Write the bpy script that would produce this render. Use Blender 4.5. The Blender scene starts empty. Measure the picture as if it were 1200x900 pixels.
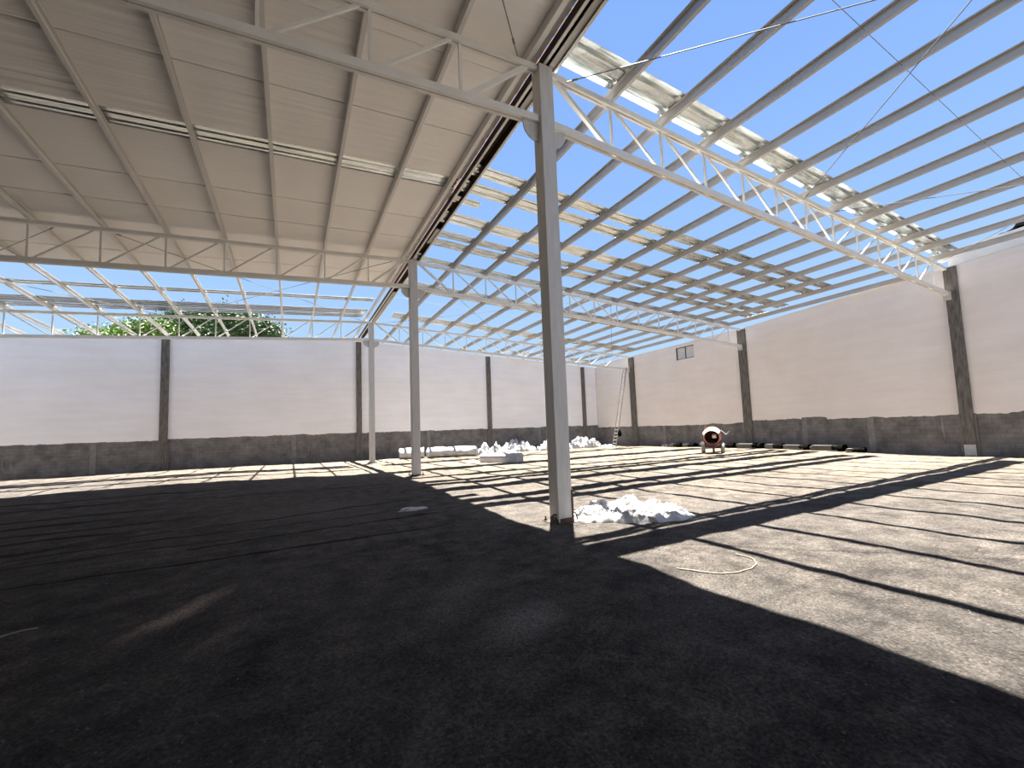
import bpy, bmesh, math, random
from mathutils import Vector, Matrix, noise as N
random.seed(7)
SC = bpy.context.scene
COL = SC.collection
PI = math.pi

# ------------------------------------------------------------------ helpers
class MB:
    """collects shapes; build() links them as ONE mesh object"""
    def __init__(s): s.v = []; s.f = []; s.m = []
    def add(s, vs, fs, mi=0):
        o = len(s.v); s.v += [tuple(p) for p in vs]
        s.f += [tuple(i + o for i in f) for f in fs]; s.m += [mi] * len(fs); return s
    def box(s, a, b, mi=0):
        (x0, y0, z0), (x1, y1, z1) = a, b
        v = [(x0,y0,z0),(x1,y0,z0),(x1,y1,z0),(x0,y1,z0),(x0,y0,z1),(x1,y0,z1),(x1,y1,z1),(x0,y1,z1)]
        return s.add(v, [(3,2,1,0),(4,5,6,7),(0,1,5,4),(1,2,6,5),(2,3,7,6),(3,0,4,7)], mi)
    def frame(s, a, b, up=(0,0,1)):
        a = Vector(a); b = Vector(b); d = (b - a).normalized(); up = Vector(up)
        x = d.cross(up)
        if x.length < 1e-4: x = d.cross(Vector((1,0,0)))
        x.normalize(); y = x.cross(d).normalized(); return a, b, x, y
    def sweep(s, a, b, prof, up=(0,0,1), mi=0):
        """closed 2-D profile (x across, y up) swept from a to b"""
        a, b, x, y = s.frame(a, b, up); n = len(prof)
        v = [a + x*p + y*q for p, q in prof] + [b + x*p + y*q for p, q in prof]
        f = [(i, (i+1) % n, n + (i+1) % n, n + i) for i in range(n)]
        f += [tuple(reversed(range(n))), tuple(range(n, 2*n))]
        return s.add(v, f, mi)
    def beam(s, a, b, w, h, up=(0,0,1), mi=0):
        return s.sweep(a, b, [(-w/2,-h/2),(w/2,-h/2),(w/2,h/2),(-w/2,h/2)], up, mi)
    def tube(s, a, b, r, n=8, r2=None, mi=0):
        a, b, x, y = s.frame(a, b); r2 = r if r2 is None else r2
        v = []
        for p, rr in ((a, r), (b, r2)):
            v += [p + x*math.cos(2*PI*i/n)*rr + y*math.sin(2*PI*i/n)*rr for i in range(n)]
        f = [(i, (i+1) % n, n + (i+1) % n, n + i) for i in range(n)] + [tuple(reversed(range(n))), tuple(range(n, 2*n))]
        return s.add(v, f, mi)
    def path(s, pts, r, n=6, mi=0):
        pts = [Vector(p) for p in pts]; k = len(pts); v = []
        for i, p in enumerate(pts):
            d = (pts[min(i+1,k-1)] - pts[max(i-1,0)]).normalized()
            x = d.cross(Vector((0,0,1)))
            if x.length < 1e-3: x = Vector((1,0,0))
            x.normalize(); y = x.cross(d)
            v += [p + x*math.cos(2*PI*j/n)*r + y*math.sin(2*PI*j/n)*r for j in range(n)]
        f = [(i*n+j, i*n+(j+1) % n, (i+1)*n+(j+1) % n, (i+1)*n+j) for i in range(k-1) for j in range(n)]
        f += [tuple(reversed(range(n))), tuple(range((k-1)*n, k*n))]
        return s.add(v, f, mi)
    def lathe(s, c, axis, prof, n=24, mi=0, cap=True):
        """prof: (distance along axis, radius)"""
        c = Vector(c); d = Vector(axis).normalized(); a, b, x, y = s.frame(c, c + d)
        v = []
        for t, r in prof: v += [c + d*t + (x*math.cos(2*PI*i/n) + y*math.sin(2*PI*i/n))*r for i in range(n)]
        k = len(prof)
        f = [(i*n+j, i*n+(j+1) % n, (i+1)*n+(j+1) % n, (i+1)*n+j) for i in range(k-1) for j in range(n)]
        if cap: f += [tuple(reversed(range(n))), tuple(range((k-1)*n, k*n))]
        return s.add(v, f, mi)
    def grid(s, fn, nu, nv, mi=0):
        v = [fn(i/nu, j/nv) for i in range(nu+1) for j in range(nv+1)]
        w = nv + 1
        return s.add(v, [(i*w+j, (i+1)*w+j, (i+1)*w+j+1, i*w+j+1) for i in range(nu) for j in range(nv)], mi)
    def build(s, name, mats, parent=None, smooth=False, origin=(0,0,0), bevel=0, normals=True):
        me = bpy.data.meshes.new(name)
        o3 = Vector(origin)
        me.from_pydata([tuple(Vector(p) - o3) for p in s.v], [], s.f)
        if not isinstance(mats, (list, tuple)): mats = [mats]
        for m in mats: me.materials.append(m)
        if len(mats) > 1: me.polygons.foreach_set('material_index', s.m)
        if normals:
            bm = bmesh.new(); bm.from_mesh(me); bmesh.ops.recalc_face_normals(bm, faces=bm.faces); bm.to_mesh(me); bm.free()
        if smooth: me.polygons.foreach_set('use_smooth', [True]*len(me.polygons))
        me.update()
        o = bpy.data.objects.new(name, me); COL.objects.link(o)
        if parent is not None: o.parent = parent
        else: o.location = o3
        if bevel:
            md = o.modifiers.new('bevel', 'BEVEL'); md.width = bevel; md.segments = 2; md.limit_method = 'ANGLE'
        return o

def tag(o, label=None, cat=None, group=None, kind=None):
    if label: o['label'] = label
    if cat: o['category'] = cat
    if group: o['group'] = group
    if kind: o['kind'] = kind
    return o
def empty(name, loc, label, cat, group=None, rz=0):
    e = bpy.data.objects.new(name, None); COL.objects.link(e)
    e.location = loc; e.rotation_euler = (0, 0, rz); e.empty_display_size = .2
    return tag(e, label, cat, group)
def sstep(a, b, x):
    t = max(0, min(1, (x - a) / (b - a))); return t*t*(3 - 2*t)
ORD = ['', 'first', 'second', 'third', 'fourth', 'fifth', 'sixth', 'seventh', 'eighth', 'ninth', 'tenth', 'eleventh', 'twelfth', 'thirteenth']

# ------------------------------------------------------------------ materials
class NT:
    def __init__(s, name):
        s.m = bpy.data.materials.new(name); s.m.use_nodes = True; s.t = s.m.node_tree
        s.b = s.t.nodes['Principled BSDF']; s.tc = s.t.nodes.new('ShaderNodeTexCoord')
    def n(s, typ, **kw):
        x = s.t.nodes.new(typ)
        for k, v in kw.items():
            if k in x.inputs: x.inputs[k].default_value = v
            else: setattr(x, k, v)
        return x
    def l(s, a, b): s.t.links.new(a, b)
    def mapping(s, scale=(1,1,1), rot=(0,0,0), src='Object'):
        m = s.n('ShaderNodeMapping'); m.inputs['Scale'].default_value = scale; m.inputs['Rotation'].default_value = rot
        s.l(s.tc.outputs[src], m.inputs['Vector']); return m.outputs['Vector']
    def noise(s, vec, scale, detail=4, rough=.55, dist=0):
        x = s.n('ShaderNodeTexNoise'); x.inputs['Scale'].default_value = scale; x.inputs['Detail'].default_value = detail
        x.inputs['Roughness'].default_value = rough; x.inputs['Distortion'].default_value = dist
        s.l(vec, x.inputs['Vector']); return x.outputs['Fac']
    def ramp(s, fac, stops):
        r = s.n('ShaderNodeValToRGB'); e = r.color_ramp.elements
        while len(e) < len(stops): e.new(.5)
        for i, (p, c) in enumerate(stops):
            e[i].position = p; e[i].color = (*c, 1) if len(c) == 3 else c
        s.l(fac, r.inputs['Fac']); return r.outputs['Color']
    def mix(s, fac, a, b, mode='MIX'):
        x = s.n('ShaderNodeMix'); x.data_type = 'RGBA'; x.blend_type = mode
        for sock, val in ((x.inputs[0], fac), (x.inputs[6], a), (x.inputs[7], b)):
            if hasattr(val, 'is_output'): s.l(val, sock)
            elif isinstance(val, (int, float)): sock.default_value = val
            else: sock.default_value = (*val, 1)
        return x.outputs[2]
    def math(s, op, a, b=0.0):
        x = s.n('ShaderNodeMath'); x.operation = op
        for sock, val in ((x.inputs[0], a), (x.inputs[1], b)):
            if hasattr(val, 'is_output'): s.l(val, sock)
            else: sock.default_value = val
        return x.outputs[0]
    def bump(s, h, strength=.3, dist=.02):
        b = s.n('ShaderNodeBump'); b.inputs['Strength'].default_value = strength; b.inputs['Distance'].default_value = dist
        s.l(h, b.inputs['Height']); s.l(b.outputs['Normal'], s.b.inputs['Normal'])
    def out(s, color=None, rough=.6, metal=0, spec=None):
        if color is not None:
            if hasattr(color, 'is_output'): s.l(color, s.b.inputs['Base Color'])
            else: s.b.inputs['Base Color'].default_value = (*color, 1)
        s.b.inputs['Roughness'].default_value = rough; s.b.inputs['Metallic'].default_value = metal
        if spec is not None: s.b.inputs['Specular IOR Level'].default_value = spec
        return s.m

def mottled(name, c1, c2, scale=2, rough=.6, metal=0, bump=0, stretch=(1,1,1), spec=None):
    t = NT(name); v = t.mapping(stretch); f = t.noise(v, scale, 5, .6)
    c = t.ramp(f, [(.3, c1), (.7, c2)])
    if bump: t.bump(t.noise(v, scale*6, 4), bump, .01)
    return t.out(c, rough, metal, spec)

M = {}
M['white_paint'] = mottled('white_steel_paint', (.70,.68,.63), (.80,.78,.73), 1.5, .5)
M['column_paint'] = mottled('column_paint', (.50,.485,.455), (.60,.58,.55), 3, .55, bump=.1, stretch=(4,4,.6))
M['purlin_grey'] = mottled('purlin_primer', (.42,.395,.365), (.51,.48,.445), 2.5, .45, stretch=(3,.5,3))
M['purlin_white'] = mottled('purlin_light', (.66,.64,.60), (.74,.71,.67), 2.5, .5, stretch=(3,.5,3))
M['rust'] = mottled('rusty_steel', (.045,.022,.014), (.11,.055,.032), 5, .75, bump=.2)
M['rod'] = mottled('rod_steel', (.13,.125,.12), (.22,.21,.20), 4, .6)
M['dark_steel'] = mottled('dark_anchor_steel', (.03,.022,.016), (.07,.05,.035), 9, .7)
M['concrete_dark'] = mottled('weathered_concrete', (.070,.063,.052), (.185,.165,.137), 2.2, .9, bump=.4, stretch=(5,5,1))
M['concrete_pale'] = mottled('pale_mortar', (.45,.43,.40), (.60,.58,.54), 6, .9, bump=.3)
M['plastic'] = mottled('white_plastic_film', (.33,.33,.33), (.44,.44,.44), 3, .35)
M['plastic_grey'] = mottled('grey_wrap', (.42,.42,.43), (.52,.52,.53), 4, .45)
M['black_plastic'] = mottled('black_plastic', (.003,.003,.003), (.008,.008,.007), 6, 1.0, spec=.0)
M['red_paint'] = mottled('red_machine_paint', (.22,.03,.02), (.42,.10,.07), 7, .5)
M['drum_out'] = mottled('cement_stained_drum', (.40,.12,.09), (.62,.38,.32), 5, .6, bump=.2)
M['drum_in'] = mottled('drum_inside', (.06,.012,.01), (.14,.03,.025), 6, .6)
M['rubber'] = mottled('dusty_rubber', (.20,.18,.155), (.52,.47,.41), 6, .8)
M['cream'] = mottled('cream_cover', (.62,.56,.46), (.74,.68,.58), 5, .5)
M['aluminium'] = mottled('aluminium', (.42,.40,.38), (.62,.60,.57), 5, .4, .4)
M['ladder'] = mottled('dull_ladder', (.13,.11,.09), (.30,.27,.23), 1.2, .6)
M['wood'] = mottled('grey_boards', (.075,.066,.057), (.15,.135,.12), 6, .85, bump=.3, stretch=(1,6,6))
M['bark'] = mottled('bark', (.05,.035,.025), (.11,.08,.06), 6, .9, bump=.4)
M['rope'] = mottled('pale_hose', (.16,.135,.09), (.22,.19,.13), 8, .6)
M['leaf_light'] = mottled('leaf_light', (.07,.14,.02), (.18,.27,.05), .8, .5)
M['leaf_dark'] = mottled('leaf_dark', (.025,.065,.018), (.08,.15,.04), .8, .5)
M['glass'] = mottled('dusty_glass', (.55,.54,.51), (.66,.64,.61), 4, .25)
M['flash'] = mottled('flashing', (.74,.70,.62), (.84,.80,.73), 1.2, .6)

def galvanised():
    t = NT('galvanised_sheet'); v = t.mapping((.35,7,1))
    c = t.ramp(t.noise(v, 3, 5, .6), [(.30,(.22,.26,.27)), (.47,(.60,.64,.64)), (.68,(.86,.88,.87))])
    m = t.out(c, .24, .88)
    return m
M['galv'] = galvanised()
def liner():
    t = NT('white_liner'); v = t.mapping((.12,5,1), (0,0,.05)); w = t.mapping((.35,.35,.35))
    f = t.noise(v, 2.2, 6, .62, .3)
    c = t.ramp(t.noise(w, 1.3, 4), [(.3,(.82,.785,.75)), (.7,(.88,.85,.815))])
    mask = t.math('MULTIPLY', f, t.noise(w, .5, 2))
    t.bump(mask, .5, .05)
    return t.out(c, .5)
M['liner'] = liner()
def plaster(name, c1, c2):
    t = NT(name); w = t.mapping((1,1,1)); h = t.mapping((.25,.25,2.2))
    c = t.ramp(t.noise(w, .45, 5, .6), [(.3,c1), (.7,c2)])
    st = t.ramp(t.noise(h, 1.2, 6, .65), [(.35,(.93,.92,.91)), (.65,(1,1,1))])
    c = t.mix(.8, c, st, 'MULTIPLY')
    t.bump(t.noise(h, 4, 5), .12, .01)
    return t.out(c, .85, spec=.2)
M['plaster'] = plaster('wall_plaster', (.85,.815,.785), (.90,.875,.85))
M['plaster_beige'] = plaster('beige_plaster', (.80,.72,.64), (.86,.785,.71))
def block(axis):
    t = NT('grey_block_'+axis)
    sep = t.n('ShaderNodeSeparateXYZ'); t.l(t.tc.outputs['Object'], sep.inputs[0])
    cmb = t.n('ShaderNodeCombineXYZ'); t.l(sep.outputs['X' if axis == 'x' else 'Y'], cmb.inputs[0]); t.l(sep.outputs['Z'], cmb.inputs[1])
    br = t.n('ShaderNodeTexBrick'); t.l(cmb.outputs[0], br.inputs['Vector'])
    br.inputs['Scale'].default_value = 1; br.inputs['Brick Width'].default_value = .4; br.inputs['Row Height'].default_value = .2
    br.inputs['Mortar Size'].default_value = .012; br.inputs['Mortar Smooth'].default_value = .4
    br.inputs['Color1'].default_value = (.18,.17,.16,1); br.inputs['Color2'].default_value = (.215,.2,.187,1); br.inputs['Mortar'].default_value = (.155,.145,.135,1)
    v = t.mapping((1,1,1))
    st = t.ramp(t.noise(v, 1.3, 6, .65), [(.3,(.55,.54,.53)), (.7,(1.2,1.18,1.15))])
    drip = t.ramp(t.noise(t.mapping((3,3,.25)), 2.2, 4, .6), [(.62,(0,0,0)), (.78,(1,1,1))])
    c = t.mix(1, br.outputs['Color'], st, 'MULTIPLY')
    c = t.mix(t.math('MULTIPLY', drip, .35), c, (.5,.48,.45))
    t.bump(t.math('ADD', br.outputs['Fac'], t.noise(v, 14, 4)), .5, .007)
    return t.out(c, .95, spec=.15)
M['block_x'] = block('x'); M['block_y'] = block('y')

def ground_mat():
    t = NT('dirt_floor'); w = t.mapping((1,1,1))
    fine = t.noise(w, 34, 6, .75); mid = t.noise(w, 2.6, 7, .7); big = t.noise(w, .28, 5, .6)
    vo = t.n('ShaderNodeTexVoronoi'); vo.inputs['Scale'].default_value = 62; t.l(w, vo.inputs['Vector'])
    vo2 = t.n('ShaderNodeTexVoronoi'); vo2.inputs['Scale'].default_value = 26; t.l(w, vo2.inputs['Vector'])
    rut = t.noise(t.mapping((.12,1.3,1), (0,0,.03)), 1.6, 5, .6)
    c = t.ramp(mid, [(.35,(.044,.0395,.036)), (.5,(.086,.076,.067)), (.66,(.142,.126,.110))])
    c = t.mix(t.math('MULTIPLY', t.ramp(big, [(.45,(0,0,0)), (.62,(1,1,1))]), .5), c, (.118,.107,.095))
    c = t.mix(t.math('MULTIPLY', t.ramp(rut, [(.55,(0,0,0)), (.68,(1,1,1))]), .45), c, (.042,.037,.034))
    # yellower far fill; sunlit half also painted lighter, shaded near left darker
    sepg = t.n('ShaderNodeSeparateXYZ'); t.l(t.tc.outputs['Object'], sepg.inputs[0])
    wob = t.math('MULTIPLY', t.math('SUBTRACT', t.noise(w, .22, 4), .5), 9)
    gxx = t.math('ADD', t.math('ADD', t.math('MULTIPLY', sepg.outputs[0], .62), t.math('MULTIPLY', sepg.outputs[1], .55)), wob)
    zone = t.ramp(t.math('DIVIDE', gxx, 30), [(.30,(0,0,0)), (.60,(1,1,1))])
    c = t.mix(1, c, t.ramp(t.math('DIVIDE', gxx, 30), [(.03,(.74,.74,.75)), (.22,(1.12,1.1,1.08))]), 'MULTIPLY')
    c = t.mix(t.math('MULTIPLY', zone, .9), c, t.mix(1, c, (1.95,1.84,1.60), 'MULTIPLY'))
    # pale dust patches and thin near-black lines across the floor colour
    def spot(x, y, sx, sy, rot, col, strength, c):
        m = t.n('ShaderNodeMapping'); m.vector_type = 'TEXTURE'
        m.inputs['Location'].default_value = (x, y, 0); m.inputs['Rotation'].default_value = (0,0,rot); m.inputs['Scale'].default_value = (sx, sy, 1)
        t.l(t.tc.outputs['Object'], m.inputs['Vector'])
        sp = t.n('ShaderNodeSeparateXYZ'); t.l(m.outputs[0], sp.inputs[0])
        r2 = t.math('ADD', t.math('MULTIPLY', sp.outputs[0], sp.outputs[0]), t.math('MULTIPLY', sp.outputs[1], sp.outputs[1]))
        d = t.math('ADD', t.math('SQRT', r2), t.math('MULTIPLY', t.math('SUBTRACT', mid, .5), 2.2))
        f = t.ramp(d, [(.25,(1,1,1)), (1.0,(0,0,0))])
        return t.mix(t.math('MULTIPLY', f, strength), c, col)
    c = spot(-1.0, 5.75, .85, .2, 1.02, (.34,.26,.20), .9, c)
    c = spot(-.55, 4.9, .5, .12, 1.0, (.2,.16,.125), .6, c)
    c = spot(1.9, 3.6, .6, .35, .4, (.24,.22,.20), .65, c)
    c = spot(1.6, 4.6, 1.0, .35, .9, (.17,.16,.15), .5, c)
    c = spot(.3, 11.6, 2.2, 1.2, .2, (.17,.155,.14), .45, c)
    c = spot(.6, 2.4, .9, .15, 1.1, (.14,.13,.115), .5, c)
    c = spot(.2, 9.9, 2.6, .8, .3, (.15,.135,.12), .25, c)
    # narrow near-black lines drawn along X into the floor colour
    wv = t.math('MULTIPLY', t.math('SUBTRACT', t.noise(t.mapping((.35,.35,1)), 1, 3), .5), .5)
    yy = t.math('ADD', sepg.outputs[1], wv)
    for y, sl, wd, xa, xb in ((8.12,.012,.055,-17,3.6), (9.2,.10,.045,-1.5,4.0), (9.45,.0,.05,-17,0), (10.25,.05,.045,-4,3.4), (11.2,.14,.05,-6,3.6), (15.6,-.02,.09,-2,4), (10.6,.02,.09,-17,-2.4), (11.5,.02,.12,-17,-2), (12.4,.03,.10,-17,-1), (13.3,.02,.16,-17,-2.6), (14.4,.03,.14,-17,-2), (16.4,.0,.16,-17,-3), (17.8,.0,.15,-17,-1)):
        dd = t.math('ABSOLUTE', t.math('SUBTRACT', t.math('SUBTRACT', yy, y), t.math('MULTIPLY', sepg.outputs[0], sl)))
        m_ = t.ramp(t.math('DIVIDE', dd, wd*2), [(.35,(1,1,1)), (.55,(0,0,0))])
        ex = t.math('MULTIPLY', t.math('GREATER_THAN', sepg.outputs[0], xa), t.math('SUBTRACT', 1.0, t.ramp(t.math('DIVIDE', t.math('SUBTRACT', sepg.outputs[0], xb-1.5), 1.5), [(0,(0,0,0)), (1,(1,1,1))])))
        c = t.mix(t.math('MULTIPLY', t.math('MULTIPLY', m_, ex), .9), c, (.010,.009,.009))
    c = t.mix(1, c, t.ramp(fine, [(.32,(.45,.45,.45)), (.68,(1.5,1.5,1.5))]), 'MULTIPLY')
    c = t.mix(1, c, t.ramp(vo.outputs['Color'], [(.2,(.72,.72,.72)), (.8,(1.25,1.24,1.22))]), 'MULTIPLY')
    c = t.mix(1, c, t.ramp(t.math('ADD', vo2.outputs['Distance'], t.math('MULTIPLY', fine, .4)), [(.25,(1.35,1.33,1.3)), (.42,(.95,.95,.95)), (.8,(.85,.85,.85))]), 'MULTIPLY')
    t.bump(t.math('ADD', t.math('MULTIPLY', fine, .8), mid), 1.0, .05)
    return t.out(c, .97, spec=.1)
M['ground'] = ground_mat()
M['outer_ground'] = mottled('outer_soil', (.10,.085,.06), (.16,.13,.10), .4, .95)
M['stone'] = mottled('gravel_stone', (.05,.045,.04), (.13,.115,.10), 3, .9)

# ------------------------------------------------------------------ layout
X0, CW = 4.39, .32                     # column line, column width
XC = X0 + CW/2
TY = [7.06, 17.93, 28.86]              # truss lines
PR = [XC + .2257 + 1.577*k for k in range(14)]
PL = [XC - .204 - 1.604*k for k in range(14)]
def zb(x): return 7.943 - .0609*(X0 - x) if x < X0 else 7.943 - .052*(x - X0)
def zt(x): return 9.154 - .0609*(X0 - x) if x < X0 else 9.060 - .052*(x - X0)
def pbot(x): return zt(x) + .062
def ptop(x): return pbot(x) + .2
def lerp(pts, y):
    if y <= pts[0][0]: return pts[0][1]
    for (a, b), (c, d) in zip(pts, pts[1:]):
        if y <= c: return b + (d - b)*(y - a)/(c - a)
    return pts[-1][1]
WX = [(-14, 22.6), (7, 25.18), (18, 26.66), (29, 26.6), (35, 26.6)]
def wx(y): return lerp(WX, y)
YB = 33.8
def gz(x, y):
    g = -.13*(1 - sstep(8, 15, y)) + .12*sstep(3, -3, x)*sstep(14, 20, y)
    g -= .0*x
    return g
def gzn(x, y):
    v = Vector((x*.6, y*.6, 0))
    return gz(x, y) + .035*N.fractal(v, 1, 2, 5) + .012*N.noise(Vector((x*5, y*5, 1)))

# ------------------------------------------------------------------ camera
f, yaw, pit, rol, cx, cy = 502.449, .508, .0787, -.0388, 619.29, 466.23
fw = Vector((math.sin(yaw)*math.cos(pit), math.cos(yaw)*math.cos(pit), math.sin(pit)))
r0 = Vector((math.cos(yaw), -math.sin(yaw), 0)); u0 = r0.cross(fw)
rr = r0*math.cos(rol) + u0*math.sin(rol); uu = -r0*math.sin(rol) + u0*math.cos(rol)
cam = bpy.data.cameras.new('camera'); co = bpy.data.objects.new('camera', cam); COL.objects.link(co)
mw = Matrix((rr, uu, -fw)).transposed().to_4x4(); mw.translation = (0, 0, 1.6); co.matrix_world = mw
cam.sensor_width = 36; cam.sensor_fit = 'HORIZONTAL'; cam.lens = f/1200*36
cam.shift_x = -(cx - 600)/1200; cam.shift_y = (cy - 450)/1200
cam.clip_start = .05; cam.clip_end = 500
SC.camera = co

# ------------------------------------------------------------------ ground
def axis(lo, hi, fine_lo, fine_hi, fstep, cstep):
    out = []; x = lo
    while x < hi - 1e-6:
        out.append(x); x += fstep if fine_lo <= x < fine_hi else cstep
    out.append(hi); return out
gx = axis(-17.6, 27.2, -4, 10, .09, .35); gy = axis(-14, 34, .2, 10, .09, .3)
mb = MB(); w = len(gy)
mb.add([(x, y, gzn(x, y)) for x in gx for y in gy], [(i*w+j, (i+1)*w+j, (i+1)*w+j+1, i*w+j+1) for i in range(len(gx)-1) for j in range(w-1)])
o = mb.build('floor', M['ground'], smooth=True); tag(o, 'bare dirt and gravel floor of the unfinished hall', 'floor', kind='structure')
mb = MB()
for a, b in (((-90,-60), (90,-14.5)), ((-90,34.1), (90,120)), ((-90,-14.5), (-17.9,34.1)), ((27.4,-14.5), (90,34.1))):
    mb.box((*a, -.5), (*b, -.25))
tag(mb.build('ground', M['outer_ground']), 'soil outside the boundary walls', 'ground', kind='structure')
mb = MB()
for _ in range(5200):
    d = .9 + 8.5*random.random()**1.6; a = random.uniform(-.75, 1.55)
    x, y = d*math.sin(a), d*math.cos(a)
    if abs(x - XC) < .5 and abs(y - 7.06) < .5: continue
    s = random.uniform(.003, .009)*(1 + .15*d); z = gzn(x, y)
    pts = [(x+s*math.cos(q)*random.uniform(.7,1.2), y+s*math.sin(q)*random.uniform(.7,1.2), z - .002) for q in (0,1.3,2.6,3.9,5.2)] + [(x+s*random.uniform(-.3,.3), y+s*random.uniform(-.3,.3), z+s*random.uniform(.5,.9))]
    mb.add(pts, [(i, (i+1) % 5, 5) for i in range(5)])
tag(mb.build('gravel', M['stone']), 'loose gravel scattered over the dirt in the foreground', 'gravel', kind='stuff')

# ------------------------------------------------------------------ walls
def jag(t, base, seed): return base + .07*N.fractal(Vector((t*.9, seed, 0)), 1, 2, 5) + .03*N.noise(Vector((t*6, seed, 3)))
def btop(x): return 8.88 - (.0489*(4.4 - x) if x < 4.4 else .0535*(x - 4.4))
# back wall: bare block below, plaster coat with a ragged lower edge above
mb = MB(); xs = [-17.7 + .25*i for i in range(178)]; xs = [x for x in xs if x < 26.7] + [26.7]
def strip_wall(mb, pts, zlo, zhi, front, back):
    n = len(pts); v = []
    for p, lo, hi in zip(pts, zlo, zhi): v += [front(p, lo), front(p, hi), back(p, hi), back(p, lo)]
    fs = []
    for i in range(n-1):
        a, b = 4*i, 4*(i+1)
        fs += [(a, b, b+1, a+1), (a+1, b+1, b+2, a+2), (a+2, b+2, b+3, a+3), (a+3, b+3, b, a)]
    fs += [(0,1,2,3), (4*n-4,4*n-1,4*n-2,4*n-3)]
    mb.add(v, fs)
strip_wall(mb, xs, [-.3]*len(xs), [btop(x) for x in xs], lambda x, z: (x, YB, z), lambda x, z: (x, YB+.2, z))
wb = mb.build('wall_back', M['block_x']); tag(wb, 'long back wall of plastered block with bare block foot', 'wall', kind='structure')
mb = MB(); pxs = [-17.7 + .08*i for i in range(554)]
def bstem(x): return 1.93 + .06*sstep(-7.2, -7.0, x)*0 + (.07 if x > -6.8 else 0) - .03*sstep(5, 20, x)
strip_wall(mb, pxs, [jag(x, bstem(x), 1) for x in pxs], [btop(x) - .005 for x in pxs], lambda x, z: (x, YB-.025, z), lambda x, z: (x, YB+.01, z))
mb.build('plaster', M['plaster'], wb)
def rtop(y): return lerp([(-14, 8.35), (5, 8.12), (7, 8.06), (18, 7.92), (29, 7.86), (34, 7.84)], y)
ys = [-14 + .3*i for i in range(160)]; ys = [y for y in ys if y < 33.8] + [33.8]
WIN = (21.86, 23.56, 6.74, 7.70)
mb = MB()
def rw(y0, y1, z0f, z1f, step=.3):
    n = max(1, int((y1-y0)/step)); return [y0 + (y1-y0)*i/n for i in range(n+1)]
def rwall(mb, y0, y1, z0f, z1f, d0, d1, step):
    p = rw(y0, y1, z0f, z1f, step)
    strip_wall(mb, p, [z0f(y) for y in p], [z1f(y) for y in p], lambda y, z: (wx(y)+d0, y, z), lambda y, z: (wx(y)+d1, y, z))
c = lambda z: (lambda y: z)
rwall(mb, -14, WIN[0], c(-.3), rtop, 0, .2, .3); rwall(mb, WIN[1], 34, c(-.3), rtop, 0, .2, .3)
rwall(mb, WIN[0], WIN[1], c(-.3), c(WIN[2]), 0, .2, .5); rwall(mb, WIN[0], WIN[1], c(WIN[3]), rtop, 0, .2, .5)
wr = mb.build('wall_right', M['block_y']); tag(wr, 'long right wall of beige plastered block with bare block foot', 'wall', kind='structure')
def rstem(y):
    b = lerp([(-14,1.62), (5.4,1.62), (9.9,1.62), (12.7,1.66), (12.75,1.66), (14.3,1.74), (17.5,1.76), (18.2,1.64), (23.4,1.62), (29,1.72), (34,1.75)], y)
    if 12.75 < y < 14.2: b += .12
    return jag(y, b, 5)
mb = MB()
rwall(mb, -14, WIN[0], rstem, lambda y: rtop(y)-.005, -.025, .01, .08); rwall(mb, WIN[1], 34, rstem, lambda y: rtop(y)-.005, -.025, .01, .08)
rwall(mb, WIN[0], WIN[1], rstem, c(WIN[2]), -.025, .01, .08); rwall(mb, WIN[0], WIN[1], c(WIN[3]), lambda y: rtop(y)-.005, -.025, .01, .1)
mb.build('plaster', M['plaster_beige'], wr)
# concrete ties showing as upright lines in the bare block
for i, y in enumerate((10.64, 14.08, 21.7, 25.27)):
    mb = MB(); x = wx(y); mb.box((x-.03, y-.14, -.25), (x+.02, y+.14, rstem(y)-.02))
    mb.build('concrete_tie', mottled('tie_concrete', (.17,.155,.14), (.25,.235,.21), 4, .9, bump=.3), wr)
for i, x in enumerate((-9.9, .2, 9.6, 19.8)):
    mb = MB(); mb.box((x-.13, YB-.03, -.25), (x+.13, YB+.02, bstem(x)-.03))
    mb.build('concrete_tie', mottled('tie_concrete', (.17,.155,.14), (.25,.235,.21), 4, .9, bump=.3), wb)
mb = MB(); mb.box((-17.9,-14,-.3), (-17.65,34,7.7)); tag(mb.build('wall_left', M['plaster']), 'left wall outside the view', 'wall', kind='structure')  # unseen wall, added to block sky light from the left
mb = MB(); mb.box((-17.65,-14.2,-.3), (22.6,-14,8.2)); tag(mb.build('wall_front', M['plaster']), 'unseen wall added behind the camera', 'wall', kind='structure')  # out of view, put in to keep sky light off the hall
# window opening in the right wall
we = empty('window_1', (wx(22.7)+.08, 22.7, 7.22), 'two-pane window high in right wall under the eave', 'window'); we['kind'] = 'structure'
mb = MB(); ox, oy, oz = we.location
wf = .05
for a, b in (((-.03,-.85,-.48), (.03,.85,-.48+wf)), ((-.03,-.85,.48-wf), (.03,.85,.48)), ((-.03,-.85,-.48), (.03,-.85+wf,.48)), ((-.03,.85-wf,-.48), (.03,.85,.48)), ((-.035,-.04,-.48), (.035,.04,.48))): mb.box(a, b)
mb.build('window_frame', mottled('dark_frame', (.06,.055,.05), (.10,.09,.08), 5, .5), we)
for y0, y1 in ((-.8,-.04), (.04,.8)):
    mb = MB(); mb.box((-.006, y0, -.43), (.006, y1, .43)); mb.build('pane', M['glass'], we)

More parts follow.
